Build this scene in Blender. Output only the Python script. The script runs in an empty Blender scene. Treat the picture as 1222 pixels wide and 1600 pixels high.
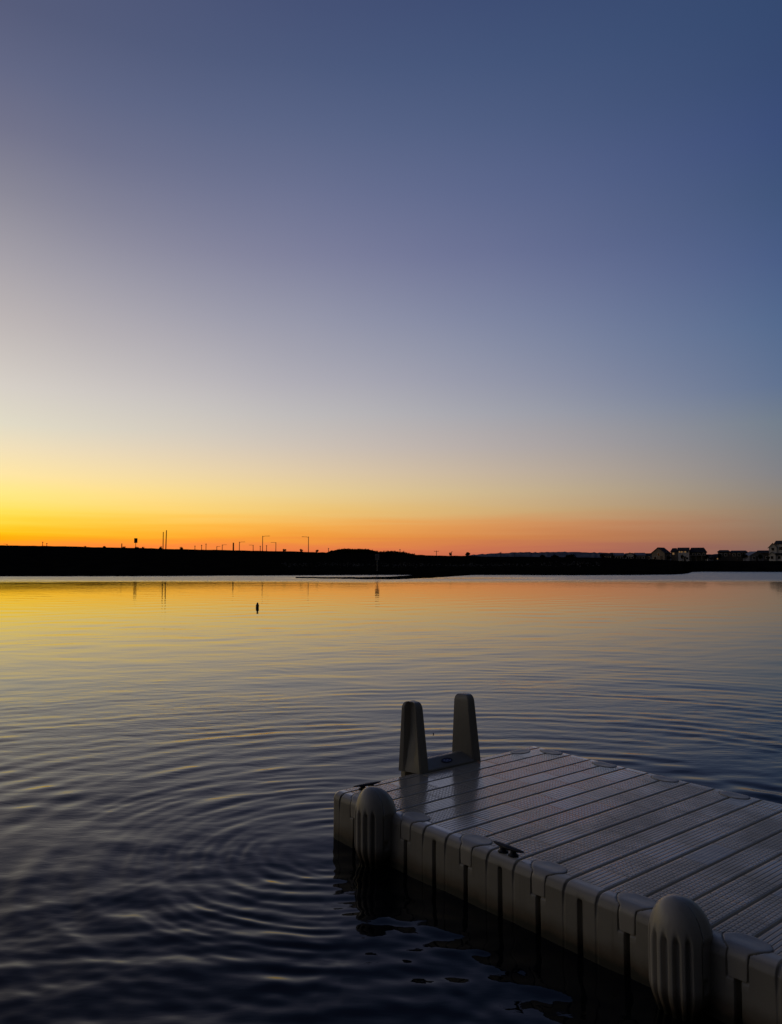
import bpy, bmesh, math, random
import numpy as np
from mathutils import Vector, Matrix

random.seed(7)
rng = np.random.default_rng(11)
scene = bpy.context.scene
COL = scene.collection

# ------------------------------------------------------------------ camera geometry
F_PX, PITCH, CAM_Z = 1225.0, 0.0618, 1.86        # focal length in photo pixels, pitch up, height over water
HORIZON = 800 + F_PX * math.tan(PITCH)

def theta_of(px):                                # azimuth (from +Y towards +X) of a photo column at the horizon
    return math.atan2((px - 611) / F_PX, 1.002)

def at(px, depth):                               # ground x, y of a photo column at a depth along +Y
    return ((px - 611) / F_PX / 1.002 * depth, depth)

def z_of(py, depth):                             # height seen at photo row py at that depth
    return CAM_Z + (HORIZON - py) / F_PX * depth

# ------------------------------------------------------------------ helpers
def tag(o, label=None, cat=None, group=None, kind=None):
    if label: o['label'] = label
    if cat: o['category'] = cat
    if group: o['group'] = group
    if kind: o['kind'] = kind
    return o

def empty(name, loc=(0, 0, 0), rz=0.0, parent=None):
    o = bpy.data.objects.new(name, None)
    o.empty_display_size = 0.2
    COL.objects.link(o)
    o.location = loc
    o.rotation_euler = (0, 0, rz)
    if parent: o.parent = parent
    return o

def link(name, me, mat=None, parent=None, smooth=False, loc=None, rz=None):
    o = bpy.data.objects.new(name, me)
    COL.objects.link(o)
    if mat: me.materials.append(mat)
    if parent: o.parent = parent
    if loc is not None: o.location = loc
    if rz is not None: o.rotation_euler = (0, 0, rz)
    if smooth:
        me.polygons.foreach_set('use_smooth', [True] * len(me.polygons))
    return o

def mesh_pydata(name, v, f):
    me = bpy.data.meshes.new(name)
    me.from_pydata([tuple(map(float, p)) for p in v], [], [tuple(map(int, q)) for q in f])
    me.update()
    return me

class MB:
    """collects boxes, tubes and lofts that make up ONE part"""
    def __init__(self):
        self.v, self.f = [], []
    def add(self, v, f):
        n = len(self.v)
        self.v += [tuple(p) for p in v]
        self.f += [tuple(i + n for i in q) for q in f]
        return self
    def box(self, x0, x1, y0, y1, z0, z1):
        v = [(x0, y0, z0), (x1, y0, z0), (x1, y1, z0), (x0, y1, z0), (x0, y0, z1), (x1, y0, z1), (x1, y1, z1), (x0, y1, z1)]
        return self.add(v, [(0, 3, 2, 1), (4, 5, 6, 7), (0, 1, 5, 4), (1, 2, 6, 5), (2, 3, 7, 6), (3, 0, 4, 7)])
    def tube(self, pts, radii, n=8):
        pts = [Vector(p) for p in pts]
        v, f = [], []
        for i, p in enumerate(pts):
            a = pts[max(i - 1, 0)]; b = pts[min(i + 1, len(pts) - 1)]
            t = (b - a).normalized()
            s = t.cross(Vector((0, 1, 0)) if abs(t.y) < .9 else Vector((1, 0, 0))).normalized()
            w = t.cross(s)
            for k in range(n):
                ang = 2 * math.pi * k / n
                v.append(p + (s * math.cos(ang) + w * math.sin(ang)) * radii[i])
        for i in range(len(pts) - 1):
            for k in range(n):
                f.append((i * n + k, i * n + (k + 1) % n, (i + 1) * n + (k + 1) % n, (i + 1) * n + k))
        f.append(tuple(range(n))[::-1]); f.append(tuple(range((len(pts) - 1) * n, len(pts) * n)))
        return self.add(v, f)
    def loft(self, rings, cap=True):
        n = len(rings[0]); v = [p for r in rings for p in r]; f = []
        for i in range(len(rings) - 1):
            for k in range(n):
                f.append((i * n + k, i * n + (k + 1) % n, (i + 1) * n + (k + 1) % n, (i + 1) * n + k))
        if cap:
            f.append(tuple(range(n))[::-1]); f.append(tuple(range((len(rings) - 1) * n, len(rings) * n)))
        return self.add(v, f)
    def mesh(self, name):
        me = mesh_pydata(name, self.v, self.f)
        bm = bmesh.new(); bm.from_mesh(me); bmesh.ops.recalc_face_normals(bm, faces=bm.faces); bm.to_mesh(me); bm.free()
        return me
    def build(self, name, mat, parent=None, smooth=False, bevel=0, **k):
        o = link(name, self.mesh(name), mat, parent, smooth, **k)
        if bevel:
            m = o.modifiers.new('bevel', 'BEVEL'); m.width = bevel; m.segments = 3; m.limit_method = 'ANGLE'
        return o

def sstep(x, a, b):
    t = np.clip((np.asarray(x, float) - a) / (b - a), 0, 1)
    return t * t * (3 - 2 * t)

# ------------------------------------------------------------------ materials
def new_mat(name, col, rough=0.6, metallic=0.0, spec=0.5):
    m = bpy.data.materials.new(name); m.use_nodes = True
    b = m.node_tree.nodes['Principled BSDF']
    b.inputs['Base Color'].default_value = (*col, 1)
    b.inputs['Roughness'].default_value = rough
    b.inputs['Metallic'].default_value = metallic
    b.inputs['Specular IOR Level'].default_value = spec
    return m, m.node_tree, b

def varied(name, c0, c1, scale, rough=0.7, spec=0.3, bump=0.0):
    m, nt, b = new_mat(name, c0, rough, spec=spec)
    N, L = nt.nodes, nt.links
    tc = N.new('ShaderNodeTexCoord'); nz = N.new('ShaderNodeTexNoise')
    nz.inputs['Scale'].default_value = scale; nz.inputs['Detail'].default_value = 5
    rp = N.new('ShaderNodeValToRGB')
    rp.color_ramp.elements[0].position = .35; rp.color_ramp.elements[0].color = (*c0, 1)
    rp.color_ramp.elements[1].position = .65; rp.color_ramp.elements[1].color = (*c1, 1)
    L.new(tc.outputs['Object'], nz.inputs['Vector']); L.new(nz.outputs['Fac'], rp.inputs['Fac'])
    L.new(rp.outputs['Color'], b.inputs['Base Color'])
    if bump:
        bp = N.new('ShaderNodeBump'); bp.inputs['Strength'].default_value = .6; bp.inputs['Distance'].default_value = bump
        L.new(nz.outputs['Fac'], bp.inputs['Height']); L.new(bp.outputs['Normal'], b.inputs['Normal'])
    return m

class NB:
    """tiny node-graph builder"""
    def __init__(self, nt): self.nt, self.N, self.L = nt, nt.nodes, nt.links
    def put(self, sock, val):
        if hasattr(val, 'is_output') or isinstance(val, bpy.types.NodeSocket): self.L.new(val, sock)
        else: sock.default_value = val
    def m(self, op, a, b=0.0, c=None, clamp=False):
        n = self.N.new('ShaderNodeMath'); n.operation = op; n.use_clamp = clamp
        self.put(n.inputs[0], a); self.put(n.inputs[1], b)
        if c is not None: self.put(n.inputs[2], c)
        return n.outputs[0]
    def ss(self, x, a, b, lo=0.0, hi=1.0):
        n = self.N.new('ShaderNodeMapRange'); n.interpolation_type = 'SMOOTHSTEP'
        self.put(n.inputs['Value'], x)
        for k, v in (('From Min', a), ('From Max', b), ('To Min', lo), ('To Max', hi)): n.inputs[k].default_value = v
        return n.outputs[0]
    def attr(self, name):
        n = self.N.new('ShaderNodeAttribute'); n.attribute_name = name; return n.outputs['Fac']
    def noise(self, vec, scale, detail=3, rough=.5, dist=0.0):
        n = self.N.new('ShaderNodeTexNoise'); self.L.new(vec, n.inputs['Vector'])
        n.inputs['Scale'].default_value = scale; n.inputs['Detail'].default_value = detail
        n.inputs['Roughness'].default_value = rough; n.inputs['Distortion'].default_value = dist
        return n.outputs['Fac']
    def mapping(self, vec, scale=(1, 1, 1), rot=(0, 0, 0)):
        n = self.N.new('ShaderNodeMapping'); self.L.new(vec, n.inputs['Vector'])
        n.inputs['Scale'].default_value = scale; n.inputs['Rotation'].default_value = rot
        return n.outputs[0]
    def mix(self, fac, a, b):
        n = self.N.new('ShaderNodeMix'); n.data_type = 'RGBA'
        self.put(n.inputs['Factor'], fac)
        ins = [i for i in n.inputs if i.type == 'RGBA']
        for s, v in zip(ins, (a, b)):
            if isinstance(v, tuple): s.default_value = (*v, 1)
            else: self.L.new(v, s)
        return [o for o in n.outputs if o.type == 'RGBA'][0]

# ------------------------------------------------------------------ world: dusk sky, sun just under the horizon at the left
def s2l(c):
    c = c / 255
    return c / 12.92 if c <= .04045 else ((c + .055) / 1.055) ** 2.4

SKY_L = [(0, 85, 92, 122), (100, 97, 103, 132), (200, 113, 115, 139), (300, 136, 135, 151), (400, 162, 158, 167), (500, 188, 181, 181),
         (600, 213, 206, 198), (660, 225, 218, 198), (700, 234, 224, 186), (740, 240, 230, 165), (770, 244, 233, 135), (800, 246, 226, 90),
         (815, 246, 214, 60), (830, 248, 196, 24), (842, 250, 172, 14), (852, 250, 155, 45), (864, 250, 140, 50), (880, 225, 110, 40)]
SKY_M = [(0, 66, 80, 117), (100, 73, 88, 124), (200, 85, 98, 133), (300, 100, 109, 143), (400, 117, 122, 153), (500, 139, 143, 166),
         (560, 153, 155, 172), (600, 163, 163, 176), (650, 178, 176, 180), (700, 195, 184, 176), (740, 212, 192, 164), (770, 222, 196, 146),
         (800, 228, 188, 118), (820, 231, 165, 86), (840, 229, 145, 67), (855, 222, 125, 74), (865, 215, 114, 75), (880, 200, 90, 60)]
SKY_R = [(0, 54, 74, 112), (100, 57, 76, 115), (200, 62, 80, 122), (300, 68, 87, 125), (400, 77, 95, 135), (500, 88, 108, 143),
         (600, 101, 117, 146), (660, 118, 128, 141), (700, 126, 130, 138), (740, 134, 132, 134), (770, 142, 133, 124), (800, 148, 128, 108),
         (820, 145, 119, 99), (840, 140, 110, 90), (855, 136, 105, 92), (865, 132, 100, 92), (880, 120, 84, 80)]
ZEN = {'L': (56, 68, 106), 'M': (46, 60, 98), 'R': (42, 56, 92)}
EAST = [(-4, 52, 51, 50), (0, 65, 63, 60), (6, 70, 68, 65), (14, 57, 57, 58), (30, 38, 40, 46), (80, 38, 48, 74)]

def elevation(px, py):
    xx, yy = (px - 611) / F_PX, (800 - py) / F_PX
    c, s = math.cos(PITCH), math.sin(PITCH)
    d = Vector((xx, c - yy * s, s + yy * c)).normalized()
    return math.degrees(math.asin(d.z))

def build_world():
    w = bpy.data.worlds.new('World'); scene.world = w; w.use_nodes = True
    nt = w.node_tree; nb = NB(nt); N, L = nt.nodes, nt.links
    bg = N['Background']
    tc = N.new('ShaderNodeTexCoord'); sep = N.new('ShaderNodeSeparateXYZ')
    L.new(tc.outputs['Generated'], sep.inputs[0])
    x, y, z = sep.outputs
    el = nb.m('DEGREES', nb.m('ARCSINE', z))
    # soft, very long horizontal streaks low over the horizon (thin cirrus)
    az = nb.m('DEGREES', nb.m('ARCTAN2', x, y))
    cmb = N.new('ShaderNodeCombineXYZ')
    L.new(nb.m('MULTIPLY', az, .035), cmb.inputs[0]); L.new(nb.m('MULTIPLY', el, .9), cmb.inputs[1])
    st = nb.noise(cmb.outputs[0], 1.6, 5, .55, .4)
    low = nb.ss(el, 0.2, 6.5, 1.0, 0.0)
    el2 = nb.m('ADD', el, nb.m('MULTIPLY', nb.m('SUBTRACT', st, .5), nb.m('MULTIPLY', low, 2.0)))
    big = nb.noise(tc.outputs['Generated'], 2.2, 3)
    el2 = nb.m('ADD', el2, nb.m('MULTIPLY', nb.m('SUBTRACT', big, .5), nb.m('MULTIPLY', nb.ss(el, 3, 15), 2.0)))
    E0, E1 = -4.0, 80.0
    # square-root spacing gives the horizon more stops
    pos = nb.m('POWER', nb.m('DIVIDE', nb.m('MAXIMUM', nb.m('SUBTRACT', el2, E0), 0.0), E1 - E0, clamp=True), .5)
    P = lambda e: ((max(e, E0) - E0) / (E1 - E0)) ** .5
    def ramp(stops):
        r = N.new('ShaderNodeValToRGB'); cr = r.color_ramp; cr.interpolation = 'LINEAR'
        stops = sorted(stops, key=lambda s: s[0])
        while len(cr.elements) < len(stops): cr.elements.new(.5)
        for e, s in zip(cr.elements, stops): e.position = P(s[0])
        for e, s in zip(cr.elements, stops):
            hot = 1 + .23 * max(0, min((s[1] - 228) / 18, 1))      # the glow is brighter than the display's red can show
            e.color = (s2l(s[1]) * hot, s2l(s[2]), s2l(s[3]), 1)
        L.new(pos, r.inputs['Fac']); return r.outputs['Color']
    def col(table, px, zen):
        st = [(elevation(px, t[0]), *t[1:]) for t in table]
        top = table[0]; e = st[0][0]
        st.append((e + 12, *[(a * .55 + b * .45) for a, b in zip(top[1:], zen)]))
        st.append((80, *zen))
        return ramp(st)
    cl, cm, cr_ = col(SKY_L, 15, ZEN['L']), col(SKY_M, 611, ZEN['M']), col(SKY_R, 1205, ZEN['R'])
    a0, a2 = math.degrees(theta_of(15)), math.degrees(theta_of(1205))
    t = nb.m('MINIMUM', nb.m('MAXIMUM', nb.m('DIVIDE', nb.m('SUBTRACT', az, a0), a2 - a0), -.06), 1.12)
    omt = nb.m('SUBTRACT', 1.0, t); t2 = nb.m('MULTIPLY', t, 2.0)
    wl = nb.m('MULTIPLY', omt, nb.m('SUBTRACT', 1.0, t2))
    wm = nb.m('MULTIPLY', nb.m('MULTIPLY', t, 4.0), omt)
    wr = nb.m('MULTIPLY', t, nb.m('SUBTRACT', t2, 1.0))
    def scale(c, f):
        n = N.new('ShaderNodeVectorMath'); n.operation = 'SCALE'; L.new(c, n.inputs[0]); L.new(f, n.inputs['Scale']); return n.outputs[0]
    def vadd(a, b, op='ADD'):
        n = N.new('ShaderNodeVectorMath'); n.operation = op; L.new(a, n.inputs[0])
        if isinstance(b, tuple): n.inputs[1].default_value = b
        else: L.new(b, n.inputs[1])
        return n.outputs[0]
    front = vadd(vadd(vadd(scale(cl, wl), scale(cm, wm)), scale(cr_, wr)), (.004, .004, .004), 'MAXIMUM')
    # the glow dies away left of its centre and right of the frame: the eastern half of the sky is dim
    absd = nb.m('ABSOLUTE', nb.m('ADD', az, 34.0))
    absd = nb.m('MINIMUM', absd, nb.m('SUBTRACT', 360.0, absd))
    back = nb.ss(absd, 62, 125)
    out = nb.mix(back, front, ramp(EAST))
    L.new(out, bg.inputs['Color'])
    bg.inputs['Strength'].default_value = 1.0
build_world()

# ------------------------------------------------------------------ dock frame
YAW, DX, DY, DZ = -.8799, -.3987, 5.3880, .3107
W, P, G = 2.0798, .508, .185
UX = Vector((math.cos(YAW), math.sin(YAW), 0)); VX = Vector((-math.sin(YAW), math.cos(YAW), 0))
def dock_pt(u, v, z=0.0):
    return Vector((DX, DY, DZ + z)) + UX * u + VX * v

# ------------------------------------------------------------------ water
def water_material():
    m, nt, b = new_mat('lake_water', (.002, .003, .004), 0.0)
    nb = NB(nt); N, L = nt.nodes, nt.links
    b.inputs['IOR'].default_value = 1.333; b.inputs['Specular IOR Level'].default_value = .27
    geo = N.new('ShaderNodeNewGeometry'); pos = geo.outputs['Position']
    ruf = nb.attr('ruffle'); cap = nb.attr('capillary')
    L.new(ruf, b.inputs['Roughness'])
    L.new(nb.m('ADD', nb.m('MULTIPLY', ruf, 3.4), .24), b.inputs['Specular IOR Level'])
    n1 = nb.noise(nb.mapping(pos, (3.2, 8.5, 1), (0, 0, .12)), 1.0, 3, .5, .3)
    n2 = nb.noise(nb.mapping(pos, (9, 17, 1), (0, 0, -.3)), 1.0, 3, .55, .2)
    far = nb.noise(nb.mapping(pos, (1.6, 1.1, 1)), 1.0, 4, .65, .2)
    h = nb.m('ADD', nb.m('MULTIPLY', n1, .0055), nb.m('MULTIPLY', n2, .0018))
    h = nb.m('ADD', nb.m('MULTIPLY', h, cap), nb.m('MULTIPLY', far, nb.attr('chop')))
    bp = N.new('ShaderNodeBump'); bp.inputs['Strength'].default_value = 1.0; bp.inputs['Distance'].default_value = 1.0
    L.new(h, bp.inputs['Height']); L.new(bp.outputs['Normal'], b.inputs['Normal'])
    return m

SHORE = [(-20, 900.3), (200, 900.2), (400, 899.2), (600, 898.2), (800, 898.4), (900, 898.8), (1000, 898.2), (1050, 897.6), (1066, 896.9),
         (1075, 895.6), (1081, 893.8), (1100, 893.2), (1222, 893.6), (1260, 893.6)]
def shore_depth(px): return CAM_Z * F_PX / (np.interp(px, [s[0] for s in SHORE], [s[1] for s in SHORE]) - HORIZON)

def value_noise(x, y, seed):
    r = np.random.default_rng(seed).random((64, 64))
    xi, yi = np.floor(x).astype(int), np.floor(y).astype(int)
    fx, fy = x - xi, y - yi
    fx, fy = fx * fx * (3 - 2 * fx), fy * fy * (3 - 2 * fy)
    g = lambda a, b: r[a % 64, b % 64]
    return (g(xi, yi) * (1 - fx) + g(xi + 1, yi) * fx) * (1 - fy) + (g(xi, yi + 1) * (1 - fx) + g(xi + 1, yi + 1) * fx) * fy

def build_water():
    fine = np.arange(-math.radians(33), math.radians(33), .0027)
    coarse = np.concatenate([np.linspace(math.radians(33), math.radians(327), 90)])
    ang = np.concatenate([fine, coarse[:-1]])
    rs = [1.3]
    while rs[-1] < 60: rs.append(rs[-1] + max(.0080, .0085 * (rs[-1] / 3) ** 1.5))
    while rs[-1] < 150: rs.append(rs[-1] + 3.0)
    rs = np.array(rs + [200, 400, 1000, 4500.0])
    R, A = np.meshgrid(rs, ang, indexing='ij')
    X, Y = R * np.sin(A), R * np.cos(A)
    dr = np.gradient(rs)[:, None] * np.ones_like(X)
    dl = np.maximum(dr * np.abs(np.cos(A)), R * .0027)
    Z = np.zeros_like(X)
    r0 = np.random.default_rng(5)
    # wandering coordinates keep crests from running dead straight
    wx = (value_noise(X * .35 + 9, Y * .35, 1) - .5) * .9 + (value_noise(X * .9, Y * .9 + 5, 2) - .5) * .35
    wy = (value_noise(X * .35, Y * .35 + 31, 3) - .5) * .9 + (value_noise(X * .9 + 17, Y * .9, 4) - .5) * .35
    Xw, Yw = X + wx, Y + wy
    patch = .4 + 1.1 * value_noise(X * .22 + 3, Y * .3 + 8, 6)
    near = 1 + .2 * sstep(R, 7.5, 3.5)
    def comp(lam, th, slope, ph, mod):
        nonlocal Z
        k = 2 * math.pi / lam
        att = np.exp(-(2.3 * dr / lam) ** 2)
        Z += slope / k * np.sin(k * (Xw * math.sin(th) + Yw * math.cos(th)) + ph) * att * mod
    for i in range(44):
        lam = math.exp(r0.uniform(math.log(.15), math.log(.7)))
        comp(lam, r0.normal(-.12, .42), .0036, r0.uniform(0, 6.28), patch * near)
    for i in range(16):
        lam = math.exp(r0.uniform(math.log(.8), math.log(2.6)))
        comp(lam, r0.normal(-.1, .55), .0026, r0.uniform(0, 6.28), near)
    tangle = sstep(R, 7.0, 3.6) * (.35 + .65 * sstep(X, 2.0, -.4))
    for i in range(44):     # tangled little waves thrown back and forth between the dock and the shore
        lam = math.exp(r0.uniform(math.log(.09), math.log(.42)))
        th = r0.normal(-.35, .45) if i % 3 else r0.normal(.75, .5)
        comp(lam, th, .0092, r0.uniform(0, 6.28), tangle * (.2 + 1.5 * value_noise(X * 1.1 + i * 3.7, Y * 1.1 + i * 1.9, 70 + i % 5)))
    def rings(cx, cy, lam, slope, r_in, r_out, amask, ph=0.0, chirp=0.0):
        nonlocal Z
        dx, dy = X - cx + .22 * wx, Y - cy + .22 * wy
        r = np.hypot(dx, dy); a = np.arctan2(dx, dy)
        env = sstep(r, r_in * .5, r_in) * (1 - sstep(r, r_out * .55, r_out)) * amask(a, dx, dy)
        k = 2 * math.pi / lam
        env = env * (.1 + 1.7 * sstep(value_noise(a * 2.9 + 40, r * 2.3 + lam * 30, 12), .12, .9))
        r = r + .05 * (value_noise(X * 3.1 + lam * 90, Y * 3.1, 13) - .5) * min(1, lam / .1)
        Z += slope / k * np.sin(k * r * (1 - chirp * r) + ph) * env * np.exp(-(2.3 * dr / lam) ** 2)
    c = dock_pt(.0, .02)
    left = lambda a, dx, dy: sstep(dx, .25, -.15)
    rings(c.x + .10, c.y - .22, .080, .072, .30, 1.7, left)
    rings(c.x + .06, c.y - .10, .125, .064, .45, 2.5, left, 1.0, .02)
    rings(c.x + .16, c.y - .30, .19, .034, .8, 3.2, left, 2.4, .02)
    rings(c.x - .1, c.y - .2, .34, .030, .9, 5.5, left, 2.0)
    c = dock_pt(1.3, 1.0)
    rings(c.x, c.y, .30, .045, 2.0, 11.0, lambda a, dx, dy: sstep(dy, -.2, 1.2) * (.35 + .65 * sstep(dx, -4.5, 1.0)), .5, .004)
    c = dock_pt(1.9, W + .25)
    rings(c.x, c.y, .42, .10, .1, 1.5, lambda a, dx, dy: sstep(dx, -.9, .4))
    # wave train crossing the middle distance
    rings(.5, 0.5, .30, .035, 8.5, 14.0, lambda a, dx, dy: .3 + .7 * sstep(np.abs(a + .32), .55, .1))
    Z *= (1 - sstep(R, 45, 60)) * (1 - sstep(np.abs(((A + math.pi) % (2 * math.pi)) - math.pi), .53, .57))
    # wind: calm bay, a ruffled belt under the far bank
    belt_noise = value_noise(X * .05 + 4, Y * .16, 21) * .7 + value_noise(X * .4, Y * 1.1, 22) * .3
    px_row = HORIZON + CAM_Z * F_PX / np.maximum(Y, 1.0)
    belt = sstep(px_row + (belt_noise - .5) * 3.5, 909.5, 904.5) * (Y > 0)
    lane = np.exp(-((Y - 83.5 - X * .02) / 3.2) ** 2) * sstep(X, -13, -6) * (1 - sstep(X, 10, 22))     # glassy lane off the bank
    belt = belt * (1 - .96 * lane)
    ruf = .003 + .25 * belt
    cap = (.5 + .9 * value_noise(X * .5, Y * .5, 31)) * (.22 + .78 * sstep(R, 4, 11)) * (1 - .55 * sstep(R, 8, 15)) * (1 - .75 * sstep(R, 15, 32))
    chop = .0016 * sstep(R, 14, 30) + .006 * sstep(px_row, 930, 908) * (.3 + 1.2 * value_noise(X * .3, Y * .35, 33)) + .15 * belt
    n, mcols = X.shape
    v = np.stack([X, Y, Z], 2).reshape(-1, 3)
    idx = np.arange(n * mcols).reshape(n, mcols)
    nxt = np.roll(idx, -1, axis=1)
    q = np.stack([idx[:-1], idx[1:], nxt[1:], nxt[:-1]], 2).reshape(-1, 4)[:, ::-1]
    v = np.vstack([v, [[0, 0, 0]]])
    cen = len(v) - 1
    me = bpy.data.meshes.new('water')
    tri = np.stack([np.full(mcols, cen), nxt[0], idx[0]], 1)
    nq, ntri = len(q), len(tri)
    me.vertices.add(len(v)); me.vertices.foreach_set('co', v.astype(np.float32).ravel())
    me.loops.add(nq * 4 + ntri * 3)
    me.loops.foreach_set('vertex_index', np.concatenate([q.ravel(), tri.ravel()]).astype(np.int32))
    me.polygons.add(nq + ntri)
    me.polygons.foreach_set('loop_start', np.concatenate([np.arange(nq) * 4, nq * 4 + np.arange(ntri) * 3]).astype(np.int32))
    me.polygons.foreach_set('use_smooth', np.ones(nq + ntri, bool))
    me.update(calc_edges=True); me.validate()
    for nm, arr in (('ruffle', ruf), ('capillary', cap), ('chop', chop)):
        at_ = me.attributes.new(nm, 'FLOAT', 'POINT')
        at_.data.foreach_set('value', np.append(arr.ravel(), arr.ravel()[0]).astype(np.float32))
    o = link('water', me, water_material())
    if me.polygons[10].normal.z < 0: me.flip_normals()
    tag(o, 'rippled lake water mirroring the orange dusk sky', kind='structure', cat='water')
build_water()

# ------------------------------------------------------------------ land
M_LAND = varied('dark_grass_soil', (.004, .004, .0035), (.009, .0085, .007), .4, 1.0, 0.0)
CREST = [(-30, 853.2), (0, 853.5), (130, 855.2), (250, 857.6), (400, 860.6), (520, 863.4), (600, 866), (700, 868.4), (800, 870.0), (940, 871.4),
         (1010, 873.2), (1070, 877.0), (1090, 878.2), (1240, 878.2)]
def land_height(th, off):
    """ground height 'off' metres behind the shoreline, azimuth th"""
    px = 611 + F_PX * 1.002 * np.tan(np.clip(th, -.62, .62))
    ds = shore_depth(px)
    cy = np.interp(px, [c[0] for c in CREST], [c[1] for c in CREST])
    cw = np.interp(px, [0, 700, 1000, 1090], [132, 112, 60, 12.0])
    rear = sstep(np.abs(th), 1.0, 1.8)
    cw = cw * (1 - rear) + 9.0 * rear
    hc = CAM_Z + (HORIZON - cy) / F_PX * (ds + cw)
    hc = hc * (1 - rear) + 5.6 * rear  # unseen bank behind the camera, raised to shade the dock front
    plain = np.interp(px, [0, 600, 900, 1050, 1240], [4.4, 3.4, 2.3, 1.65, 1.65])
    t = off / cw
    bank = .42 * sstep(off, 0.0, 2.4) + (hc - .42) * (.35 * np.clip((t - .02) / .98, 0, 1) + .65 * sstep(t, .02, 1.0))
    back = hc + (plain - hc) * sstep(off, cw + 4, cw + 50)
    return np.where(off < cw + 4, np.where(off < 0, off * .25, bank), back)

def shore_r(th):
    px = 611 + F_PX * 1.002 * np.tan(np.clip(th, -.62, .62))
    r_in = shore_depth(px) / np.cos(np.clip(th, -.62, .62))
    a = np.abs(th)
    return np.where(a < .62, r_in, np.interp(a, [.62, 1.2, 1.9, 2.4, math.pi], [float(r_in.max()) if r_in.size else 100, 55, 14, 7, 5]))

def build_land():
    fine = np.radians(np.arange(-31, 31, .055))
    coarse = np.radians(np.linspace(31, 329, 150))[:-1]
    ang = np.concatenate([fine, np.where(coarse > math.pi, coarse - 2 * math.pi, coarse)])
    off = np.array([-8, -2, -.4, .15, .6, 1.2, 2, 3, 4.5, 6, 8, 10, 12, 14, 17, 20, 23, 26, 30, 36, 45, 52, 60, 70, 80, 95, 110, 116, 124, 130, 134, 140, 150, 165, 185, 200, 260, 340, 450, 700, 1200, 2500, 6000.0])
    O, A = np.meshgrid(off, ang, indexing='ij')
    R = shore_r(A) + O + (value_noise(A * 140, A * 0 + 2, 41) - .5) * np.where(np.abs(A) < .62, .9, 2)
    Z = land_height(A, O)
    Z = Z + np.where(O > .5, (value_noise(R * np.sin(A) * .8, R * .5, 42) - .5) * .10 + (value_noise(R * np.sin(A) * .15, R * .1, 43) - .5) * .16, 0)
    V = np.stack([R * np.sin(A), R * np.cos(A), Z], 2)
    n, mc = O.shape
    idx = np.arange(n * mc).reshape(n, mc); nxt = np.roll(idx, -1, 1)
    q = np.stack([idx[:-1], nxt[:-1], nxt[1:], idx[1:]], 2).reshape(-1, 4)
    me = mesh_pydata('ground', V.reshape(-1, 3), q)
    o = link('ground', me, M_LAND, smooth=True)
    if me.polygons[5000].normal.z < 0: me.flip_normals()
    tag(o, 'dark grassy embankment along the far shore of the lake', kind='structure', cat='ground')
build_land()

def sandbar():
    """a low bar of mud that leaves the bank and runs left, just clear of the water"""
    far = [(462, 903.0), (500, 902.6), (540, 902.1), (580, 901.8), (605, 901.2), (625, 899.8), (645, 898.2), (700, 897.6), (735, 897.4)]
    near_ = [(462, 903.1), (500, 903.7), (540, 904.5), (580, 905.3), (620, 905.4), (660, 904.0), (700, 901.4), (735, 899.0)]
    v, f = [], []
    xs = np.linspace(462, 735, 90); K = [0, .15, .35, .55, .8, 1.0]; H = [-.06, .05, .09, .10, .06, -.06]
    jit = (value_noise(xs * .11, xs * 0, 61) - .5) * .5
    for i, x in enumerate(xs):
        a = np.interp(x, [p[0] for p in near_], [p[1] for p in near_]) + jit[i]; b = np.interp(x, [p[0] for p in far], [p[1] for p in far]) + jit[i] * .6
        da, db = CAM_Z * F_PX / (a - HORIZON), CAM_Z * F_PX / (b - HORIZON)
        for k, h in zip(K, H):
            d = da + (max(db, da + .05) - da) * k; X, Y = at(x, d); v.append((X, Y, h + .03 * float(value_noise(np.array([x * .2]), np.array([k * 7]), 62)[0])))
    n = len(K)
    for i in range(len(xs) - 1):
        for k in range(n - 1): f.append((i * n + k, (i + 1) * n + k, (i + 1) * n + k + 1, i * n + k + 1))
    o = link('sandbar', mesh_pydata('sandbar', v, f), M_LAND, smooth=True)
    tag(o, 'thin low dark mud bar lying just off the far bank', kind='structure', cat='sandbar')
sandbar()

def ground_z(px, depth):
    th = np.array([theta_of(px)])
    r = depth / math.cos(th[0])
    return float(land_height(th, r - shore_r(th))[0])

M_HILL = varied('far_wooded_hill', (.085, .09, .105), (.13, .137, .155), .012, 1.0, .0)  # lighter blue-grey painted in to stand for distance haze
def ridge(name, prof, depth, thick, mat, amp, wl, label, seed):
    """a long hill with a real cross-section whose skyline follows prof [(photo column, photo row)]"""
    xs = np.arange(prof[0][0], prof[-1][0] + .1, .7)
    top = np.interp(xs, [p[0] for p in prof], [p[1] for p in prof])
    X = np.array([at(x, depth)[0] for x in xs])
    zt = z_of(top, depth) + (value_noise(X / wl, X * 0, seed) - .5) * amp + (value_noise(X / wl * .23, X * 0 + 7, seed) - .5) * amp
    rows = [(-1.0, 0.0), (-.75, .25), (-.5, .58), (-.28, .86), (-.1, .98), (0, 1.0), (.15, .96), (.5, .6), (1.0, 0.0)]
    v, f = [], []
    for s, k in rows:
        for i in range(len(xs)):
            jit = (value_noise(np.array([X[i] / wl]), np.array([s * 9.0]), seed + 1)[0] - .5) * amp * (1 if 0 < k < 1 else 0)
            v.append((X[i] * (1 + s * thick / depth), depth + s * thick, max(zt[i] * k + jit, -2) if k > 0 else -2))
    n = len(xs)
    for r in range(len(rows) - 1):
        for i in range(n - 1): f.append((r * n + i, r * n + i + 1, (r + 1) * n + i + 1, (r + 1) * n + i))
    o = link(name, mesh_pydata(name, v, f), mat, smooth=False)
    tag(o, label, kind='structure', cat='hill')
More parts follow.
